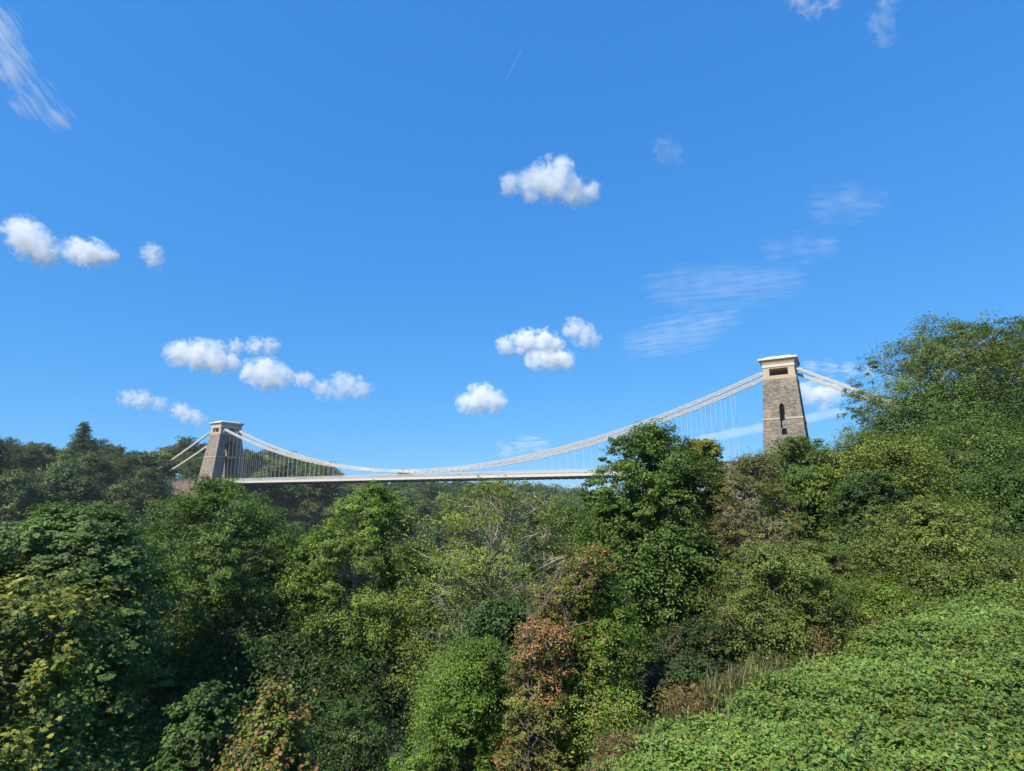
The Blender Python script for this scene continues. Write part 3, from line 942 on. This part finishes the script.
# ------------------------------------------------------------------ trees of the far bank: six meshes, many individuals
def far_variant(seed, kind, col, H=13.0, W=6.2):
    g = np.random.default_rng(seed); s = Soup(); lobes = []
    if kind == 'conifer':
        for i in range(70):
            u = i / 69; r = W * .62 * (1 - u) ** .55 + .3; th = g.uniform(0, 6.28)
            k = r * g.uniform(.2, .75); lobes.append((k * np.cos(th), k * np.sin(th), H * (.12 + .82 * u), max(1.3, r * .55)))
    else:
        for i in range(24):
            d = unit(g.normal(size=3)); d[2] = abs(d[2]) * 1.25 - .6
            k = g.uniform(.55, .86)
            lobes.append((d[0] * W * k, d[1] * W * k, H * .52 + d[2] * H * .48 * k / .8, W * g.uniform(.24, .42)))
    p = P(col, .78, 0, .3, 14, 14, .6, lr_ref=W * .32, cflat=.6)
    bc = (.09, .075, .06)
    s.tube([(0, 0, -1.5), (.1, 0, H * .3), (0, .15, H * .7)], [.3, .22, .1], 6, bc, 1)
    for l in lobes[::2]: s.tube(bezier((0, 0, H * .3), l[:3], .05, 4, g), [.12, .09, .06, .03], 4, bc, 1)
    cl = ground_z
    # crown (far trees stand in their own coordinates: no ground test)
    globals()['ground_z'] = lambda a, b: np.full(np.shape(a), -1e9)
    crown_mesh(s, lobes, (0, 0), p, g, 0)
    globals()['ground_z'] = cl
    return s.mesh('far_tree', [LEAF_FAR, BARK])


FAR = [far_variant(300 + i, 'round', c, 13, w) for i, (c, w) in enumerate([
    ((.042, .070, .028), 6.4), ((.054, .082, .030), 5.8), ((.036, .062, .028), 6.8), ((.060, .086, .032), 6.0), ((.046, .070, .028), 5.4), ((.034, .056, .024), 6.2)])]
CONIFER = far_variant(400, 'conifer', (.020, .042, .020), 17, 8.0)
far_n = 0


def far_tree(x, y, label, group, h=1.0, me=None, name='broadleaf_tree', z=None, exact=False):
    o = bpy.data.objects.new(name, me or FAR[random.randrange(len(FAR))])
    o.location = (x, y, gz(x, y) if z is None else z)
    o.rotation_euler = (0, 0, random.uniform(0, 6.28)); k = h * (1 if exact else random.uniform(.82, 1.18))
    o.scale = (k * random.uniform(.9, 1.15), k * random.uniform(.9, 1.15), k)
    link(o); return tag(o, label, 'tree', group)


ZONES = {
    'hill': ('broad green tree on the wooded hillside left of the left tower', 'trees on the hillside left of the left tower'),
    'tower': ('dark tree on the skyline behind the hangers next to the left tower', 'trees behind the hangers at the left tower'),
    'deck': ('rounded tree on the far wooded bank seen below the bridge deck', 'trees on the far bank below the deck'),
}
g = np.random.default_rng(55)
spots = []
for s_ in np.arange(-166, -300, -10.5):
    for t_ in np.arange(30, 470, 12.5):
        s2 = s_ + g.uniform(-3.4, 3.4); t2 = t_ + g.uniform(-3.6, 3.6)
        x = s2 * U[0] + t2 * T[0]; y = s2 * U[1] + t2 * T[1]
        if y < 60: continue
        z = gz(x, y)
        px, py = project((x, y, z + 16.5)); px2, _ = project((x + 6, y, z))
        if not (-40 < px < 605) or py > 556: continue
        # clear of the road on the left approach
        ls = s2 + 225.22; lt = t2 - 147.91
        if -75 < ls < 12 and abs(lt) < 13: continue
        if 158 < px < 216 and py < 472 and lt < 5 and y < 262: continue
        if 203 < px < 268 and py < 486 and lt < 4: continue
        lim = float(np.interp(px, [-40, 50, 65, 115, 140, 165, 208, 245, 326, 345, 480, 530, 600], [431, 440, 447, 441, 449, 446, 443, 447, 459, 474, 479, 482, 488])) + 2
        hh = min(1.2, (at(px, lim, y).z - z) / 14.5)
        if hh < .5: continue
        px, py = project((x, y, z + 13.5 * hh))
        spots.append((y, x, y, px, py, ls, s2, hh))
# only what the picture can show: from the front, a tree is kept while it rises above what stands before it
spots.sort()
sky_line = np.full(700, 900.0); n_kept = 0
kept = []
for (_, x, y, px, py, ls, s2, hh) in spots:
    w = int(6.0 * F / y); a, b = max(0, int(px) - w + 40), min(699, int(px) + w + 40)
    if b <= a: continue
    if py < np.median(sky_line[a:b]) - .6:
        kept.append((x, y, px, py, ls, s2, hh)); seg = sky_line[a:b]; sky_line[a:b] = np.minimum(seg, py + 3)
for (x, y, px, py, ls, s2, hh) in kept[:268]:
    zone = 'hill' if px < 200 else ('tower' if px < 335 and py < 478 else 'deck')
    far_tree(x, y, *ZONES[zone], h=hh)
SKY = [(8, 434, 240), (30, 439, 235), (50, 441, 245), (63, 447, 230), (98, 437, 250), (113, 441, 240), (136, 449, 250), (153, 451, 288), (166, 445, 305), (178, 438, 300), (190, 435, 305), (203, 441, 310), (220, 441, 330), (229, 440, 335), (238, 443, 330),
       (246, 446, 310), (260, 449, 315), (275, 445, 312), (288, 449, 318), (300, 455, 320), (311, 454, 330), (326, 459, 340), (405, 467, 420)]
for i, (px, py, Y) in enumerate(SKY):
    q = at(px, py, Y); z0 = gz(q.x, q.y); h = (q.z - z0) / 13.2
    hh = min(max(h, .8), 1.6)
    zn = ZONES['hill' if px < 208 else 'tower'] if px < 400 else ('small dark treetop just showing above the chains at the middle of the bridge', None)
    far_tree(q.x, q.y, *zn, h=hh, z=q.z - 13.2 * hh, exact=True)
p_ = at(82, 452, 235)
far_tree(p_.x, p_.y, 'tall dark pointed conifer standing above the left hillside skyline', None, 1.25, CONIFER, 'conifer_tree', z=at(82, 418, 235).z - 17 * 1.2)


def bank_thicket():
    g = np.random.default_rng(91); n = 5200
    s2 = g.uniform(-300, -158, n); t_ = g.uniform(40, 470, n)
    x = s2 * U[0] + t_ * T[0]; y = s2 * U[1] + t_ * T[1]
    k = (y > 60) & ~((np.abs(t_ - 148) < 9) & (s2 < -210))
    x, y = x[k], y[k]; c = np.stack([x, y, ground_z(x, y) + 1.2], 1)
    m = 26; idx = np.repeat(np.arange(len(c)), m); d = unit(g.normal(size=(len(idx), 3)))
    pos = c[idx] + d * np.array([3.2, 3.2, 1.8])
    s = Soup()
    put_leaves(s, pos, d * .6 + np.array([0, 0, .8]) + g.normal(size=d.shape) * .35, g.uniform(.6, 1.1, len(idx)), leaf_colors(len(idx), (.036, .062, .022), g.uniform(.7, 1.3, len(c))[idx], g), 'oval', 0, g)
    tag(s.build('bank_thicket', LEAF), 'dense scrub covering the far bank between its trees', 'scrub', kind='stuff')


bank_thicket()


def distant_wood():
    g = np.random.default_rng(90); s = Soup()
    n = 1800
    t_ = 430 + 1100 * g.random(n) ** 1.4; s2 = g.uniform(-480, -150, n)
    x = s2 * U[0] + t_ * T[0]; y = s2 * U[1] + t_ * T[1]
    lobes = []
    P0 = []
    for i in range(n):
        z = gz(x[i], y[i])
        for k in range(3): P0.append((x[i] + g.normal() * 3, y[i] + g.normal() * 3, z + g.uniform(5, 12), 4.2))
    P0 = np.array(P0); m = 26
    idx = np.repeat(np.arange(len(P0)), m); d = unit(g.normal(size=(len(idx), 3)))
    pos = P0[idx, :3] + d * P0[idx, 3:4] * g.uniform(.7, 1, (len(idx), 1)) * np.array([1, 1, .8])
    put_leaves(s, pos, d + np.array([0, 0, .6]) + g.normal(size=d.shape) * .3, g.uniform(1.4, 2.4, len(idx)), leaf_colors(len(idx), (.040, .066, .028), g.uniform(.7, 1.25, len(P0))[idx], g), 'oval', 0, g)
    tag(s.build('distant_wood', LEAF), 'far-off wood on the skyline beneath the right half of the deck', 'wood', kind='stuff')


distant_wood()

# ------------------------------------------------------------------ houses showing between the hillside trees
def house(px, py, Y, w, d, h, rh, wall, roof, label, rz):
    p = at(px, py, Y)
    base = (p.x, p.y, p.z - h * .7)
    r = thing('house', label, 'house', base, rz)
    s = Soup(); s.box((-w / 2, -d / 2, -4), (w / 2, d / 2, h)); wa = s.build('wall', wall, r)
    q = Soup(); e = .35
    q.add([(-w / 2 - e, -d / 2 - e, h), (w / 2 + e, -d / 2 - e, h), (w / 2 + e, d / 2 + e, h), (-w / 2 - e, d / 2 + e, h), (-w / 2 - e, 0, h + rh), (w / 2 + e, 0, h + rh)],
          [(0, 1, 5, 4), (2, 3, 4, 5)]); q.add([(-w / 2, -d / 2, h), (-w / 2, d / 2, h), (-w / 2, 0, h + rh - .15), (w / 2, -d / 2, h), (w / 2, d / 2, h), (w / 2, 0, h + rh - .15)], [(1, 0, 2), (3, 4, 5)])
    ro = q.build('roof', roof, r)
    c = Soup(); c.box((w * .25, -.5, h + rh * .5), (w * .25 + 1, .5, h + rh + 1.2)); c.build('chimney', wall, ro)
    k = max(2, int(w // 3))
    for i in range(k):
        for fl in range(max(1, int(h // 3))):
            x = -w / 2 + (i + .5) * w / k; z = 1 + fl * 3
            f = Soup(); f.box((x - .6, -d / 2 - .06, z), (x + .6, -d / 2 - .003, z + 1.5)); fr = f.build('window', PAINT, r)
            gl = Soup(); gl.box((x - .5, -d / 2 - .08, z + .1), (x + .5, -d / 2 - .063, z + 1.4)); gl.build('pane', GLASS, fr)


GLASS = plain_material('dark_glass', (.03, .035, .045), .1, .1, 1)
PINK = plain_material('pink_render', (.50, .33, .26), .85, .12, .6)
WHITE = plain_material('white_render', (.72, .72, .72), .85, .08, .6)
TILE = plain_material('red_tile', (.30, .14, .09), .85, .25, 1.2)
SLATE = plain_material('slate', (.16, .18, .21), .7, .2, 1.2)
house(147, 463, 300, 9, 7, 5, 2.6, WHITE, SLATE, 'white house with grey slate roof among the hillside trees left of the left tower', -.5)
house(49, 465, 228, 9, 7, 5, 2.6, PINK, TILE, 'pink rendered house half hidden in trees below the tall conifer', -.6)
house(10, 461, 245, 11, 8, 5, 2.8, PINK, TILE, 'red roofed house among trees at the left edge of the hillside', -.6)
house(263, 464, 300, 8, 6, 4, 2.0, WHITE, SLATE, 'small white house seen through the hangers right of the left tower', -.5)

# ------------------------------------------------------------------ clouds: real volumes high above the land
def cloud(name, label, lobes, alt, dens, amp=.5, nscale=3.0, soft=3.0, stretch=(1, 1, 1), thick=1.0, group=None, seed=0, thr=.53, rot=0.0):
    cx = sum(l[0] for l in lobes) / len(lobes); cy = sum(l[1] for l in lobes) / len(lobes)
    v = ray(cx, cy); Y = v.y * alt / v.z; c = at(cx, cy, Y)
    L = [(at(l[0], l[1], Y) - c, l[2] * Y / F) for l in lobes]
    big = max(r for p, r in L)
    cc = sum((p * r for p, r in L), Vector()) / sum(r for p, r in L)
    bm = bmesh.new(); bmesh.ops.create_icosphere(bm, subdivisions=4, radius=1)
    for vv in bm.verts:
        d = vv.co.normalized(); best = .1 * big
        for p, r in L:
            q = p - cc; b = d.dot(q); disc = b * b - (q.length_squared - r * r)
            if disc > 0: best = max(best, b + math.sqrt(disc))
        vv.co = cc + d * best * 1.05
        vv.co.y *= thick
    me = bpy.data.meshes.new(name); bm.to_mesh(me); bm.free()
    o = link(bpy.data.objects.new(name, me)); o.location = c
    m = bpy.data.materials.new(name + '_vapour'); m.use_nodes = True; t = m.node_tree; t.nodes.clear()
    out = N(t, 'ShaderNodeOutputMaterial'); pv = N(t, 'ShaderNodeVolumePrincipled'); t.links.new(pv.outputs[0], out.inputs['Volume'])
    pv.inputs['Color'].default_value = (1, 1, 1, 1); pv.inputs['Anisotropy'].default_value = -.45
    tc = N(t, 'ShaderNodeTexCoord')
    sm = N(t, 'ShaderNodeMapping'); sm.inputs['Scale'].default_value = (1, 1 / thick, 1); t.links.new(tc.outputs['Object'], sm.inputs[0])
    f = None
    for p, r in L:
        n = N(t, 'ShaderNodeVectorMath', operation='DISTANCE'); t.links.new(sm.outputs[0], n.inputs[0]); n.inputs[1].default_value = p
        gq = math_node(t, 'SUBTRACT', 1.0, math_node(t, 'DIVIDE', n.outputs['Value'], r))
        f = gq if f is None else math_node(t, 'SMOOTH_MAX', f, gq, .3)
    mp = N(t, 'ShaderNodeMapping'); mp.inputs['Scale'].default_value = [s_ / big for s_ in stretch]
    mp.inputs['Location'].default_value = (seed * 3.7, seed * 1.9, seed * 5.3)
    m0 = N(t, 'ShaderNodeMapping'); m0.inputs['Rotation'].default_value = (0, R(rot), 0); t.links.new(tc.outputs['Object'], m0.inputs[0]); t.links.new(m0.outputs[0], mp.inputs[0])
    nz = N(t, 'ShaderNodeTexNoise'); nz.inputs['Scale'].default_value = nscale; nz.inputs['Detail'].default_value = 6
    nz.inputs['Roughness'].default_value = .65; nz.inputs['Distortion'].default_value = .4; t.links.new(mp.outputs[0], nz.inputs['Vector'])
    val = math_node(t, 'ADD', f, math_node(t, 'MULTIPLY', math_node(t, 'SUBTRACT', nz.outputs[0], thr), amp * 2))
    d = math_node(t, 'MULTIPLY', math_node(t, 'MINIMUM', math_node(t, 'MAXIMUM', math_node(t, 'MULTIPLY', val, soft), 0.), 1.), dens / big)
    t.links.new(d, pv.inputs['Density'])
    me.materials.append(m)
    return tag(o, label, 'cloud', group)


CUM = [
    ('bright egg-shaped cloud tilted to the right near the left edge', [(25, 234, 19), (34, 244, 20), (48, 255, 13), (17, 230, 12)]),
    ('flat-bottomed cloud just right of the egg-shaped cloud', [(78, 251, 14), (92, 254, 16), (105, 255, 11)]),
    ('tiny puff of cloud right of the pair at the left edge', [(152, 253, 11), (155, 261, 9)]),
    ('long bright cloud with a rounded top above the left tower', [(180, 354, 14), (200, 355, 17), (217, 360, 15), (230, 364, 9)]),
    ('thin streak of cloud touching the top of the long bright cloud', [(216, 347, 9), (236, 347, 9), (256, 346, 10), (270, 346, 9)]),
    ('round compact cloud between the long bright cloud and the pointed one', [(256, 373, 15), (268, 374, 17), (281, 378, 12)]),
    ('little puff of cloud right of the round compact cloud', [(301, 379, 8), (308, 380, 8)]),
    ('low cloud with a pointed middle right of the little puff', [(324, 390, 11), (342, 386, 14), (358, 388, 12), (367, 388, 7)]),
    ('thin low cloud up left of the left tower', [(128, 398, 9), (142, 400, 10), (160, 404, 8)]),
    ('faint small cloud close above the left tower', [(180, 411, 9), (188, 416, 9), (198, 418, 8)]),
    ('ragged white cloud alone high in the middle of the sky', [(552, 180, 24), (534, 184, 19), (575, 192, 17), (511, 185, 13), (588, 190, 13), (560, 168, 14)]),
    ('flat cloud forming the top of the middle cluster', [(506, 345, 10), (526, 342, 14), (545, 342, 14), (556, 344, 9)]),
    ('rounded cloud forming the bottom of the middle cluster', [(536, 360, 11), (550, 358, 14), (564, 359, 11)]),
    ('wispy puff forming the right of the middle cluster', [(575, 330, 12), (585, 336, 13), (593, 340, 9), (572, 326, 9)]),
    ('small white cloud alone above the middle of the bridge', [(468, 403, 11), (480, 399, 16), (494, 402, 12), (484, 390, 8)]),
    ('soft white cloud beside the chains right of the right tower', [(808, 392, 12), (820, 394, 16), (834, 392, 12)]),
]
for i, (lab, lobes) in enumerate(CUM):
    faint = 'ragged' in lab or 'faint' in lab or 'thin' in lab or 'wispy' in lab or 'soft' in lab or 'puff' in lab
    cloud('cloud', lab, [(x, y, r * 1.12) for x, y, r in lobes], 900, (2.4 if 'ragged' in lab else 1.5) if faint else 2.5, 2.2 if faint else 1.9, 2.2, 1.4 if faint else 1.8, group='small white fair-weather clouds', seed=i + 1)
CIR = [
    ('feathery streak of high cloud hanging down in the top left corner', [(-6, 30, 30), (12, 65, 26), (32, 95, 26), (58, 118, 17)], (.5, 1.5, 4.5), 1.25, -52),
    ('wide rippled veil of high cloud left above the right tower', [(662, 287, 19), (682, 286, 23), (704, 285, 25), (726, 285, 26), (748, 284, 25), (770, 282, 22), (790, 280, 17)], (.4, 1.5, 9), .45, 5),
    ('fanned veil of high cloud below the rippled veil', [(636, 342, 16), (654, 340, 20), (672, 336, 22), (692, 330, 21), (710, 323, 18), (728, 316, 14)], (.4, 1.5, 9), .6, 9),
    ('very faint wisp of high cloud at the upper right of the right tower', [(825, 205, 22), (850, 203, 24), (872, 203, 18)], (.5, 1, 4), .3),
    ('thin horizontal wisp of high cloud between the veil and the right edge', [(775, 247, 16), (800, 247, 18), (825, 247, 15)], (.4, 1, 5), .3),
    ('small smudge of cloud high right of centre', [(665, 150, 16), (672, 156, 15)], (1, 1, 1.4), .3),
    ('scrap of white cloud at the top edge on the right', [(800, 0, 16), (812, 8, 14), (830, -4, 16)], (1, 1, 1.2), .8),
    ('faint vertical scrap of cloud near the top right', [(880, 20, 16), (884, 34, 15), (890, 2, 14)], (1, 1, 1), .45),
    ('thin flat wisp of cloud low over the middle of the bridge', [(508, 449, 11), (522, 447, 12), (538, 446, 11)], (.5, 1, 3), .8),
    ('slim pale wisp of cloud beside the top of the right tower', [(810, 366, 8), (830, 368, 9), (850, 370, 9), (868, 371, 8)], (.4, 1, 2.5), .9),
]
for i, (lab, lobes, st, de, *ro) in enumerate(CIR):
    cloud('wispy_cloud', lab, [(x, y, r * 1.1) for x, y, r in lobes], 3500, de * .95, 3.4, 1.6, 1.0, st, .5, 'thin high wisps of cloud', 40 + i, .52, ro[0] if ro else 0)


def contrail(a, b, alt, rad, label, dens):
    v = ray(*a); Y = v.y * alt / v.z; A = at(*a, Y); B = at(*b, Y)
    c = (A + B) / 2
    pts = np.array([np.array(A - c) + (np.array(B - A)) * k for k in np.linspace(0, 1, 16)])
    rr = rad * Y / F * np.array([.15] + [.8, .95] * 7 + [.15])
    s = Soup(); s.tube(pts, rr, 12)
    n = s.n; s.add(s.v[0][:12], [tuple(range(12))]); s.add(s.v[0][-12:], [tuple(range(11, -1, -1))])
    m = bpy.data.materials.new('trail_vapour'); m.use_nodes = True; t = m.node_tree; t.nodes.clear()
    out = N(t, 'ShaderNodeOutputMaterial'); pv = N(t, 'ShaderNodeVolumePrincipled'); t.links.new(pv.outputs[0], out.inputs['Volume'])
    pv.inputs['Color'].default_value = (1, 1, 1, 1); pv.inputs['Anisotropy'].default_value = -.35
    tc = N(t, 'ShaderNodeTexCoord'); nz = noise(t, 4 / (rad * Y / F), 4, tc.outputs['Object'])
    t.links.new(math_node(t, 'MULTIPLY', math_node(t, 'MAXIMUM', math_node(t, 'SUBTRACT', nz, .3), 0.), dens * 2 / (rad * Y / F)), pv.inputs['Density'])
    o = s.build('contrail', m); o.location = c
    bm = bmesh.new(); bm.from_mesh(o.data); bmesh.ops.remove_doubles(bm, verts=bm.verts, dist=.01); bmesh.ops.recalc_face_normals(bm, faces=bm.faces); bm.to_mesh(o.data); bm.free()
    tag(o, label, 'contrail')


contrail((655, 449), (850, 410), 2500, 5.5, 'old spreading vapour trail sloping behind the right tower', .5)
contrail((506, 80), (522, 50), 8000, 1.2, 'short thin vapour trail high left of centre at the top', .1)


# ------------------------------------------------------------------ the summer air between here and the far bank
hz = Soup(); hz.box((-6200, -6200, -88), (6200, 6200, 60))
m_, t_, b_, o_ = nodes('air'); t_.nodes.remove(b_)
pv = N(t_, 'ShaderNodeVolumePrincipled'); pv.inputs['Color'].default_value = (.86, .93, 1, 1); pv.inputs['Density'].default_value = .00012
t_.links.new(pv.outputs[0], o_.inputs['Volume'])
tag(hz.build('haze', m_), 'thin summer haze over the gorge', 'haze', kind='stuff')
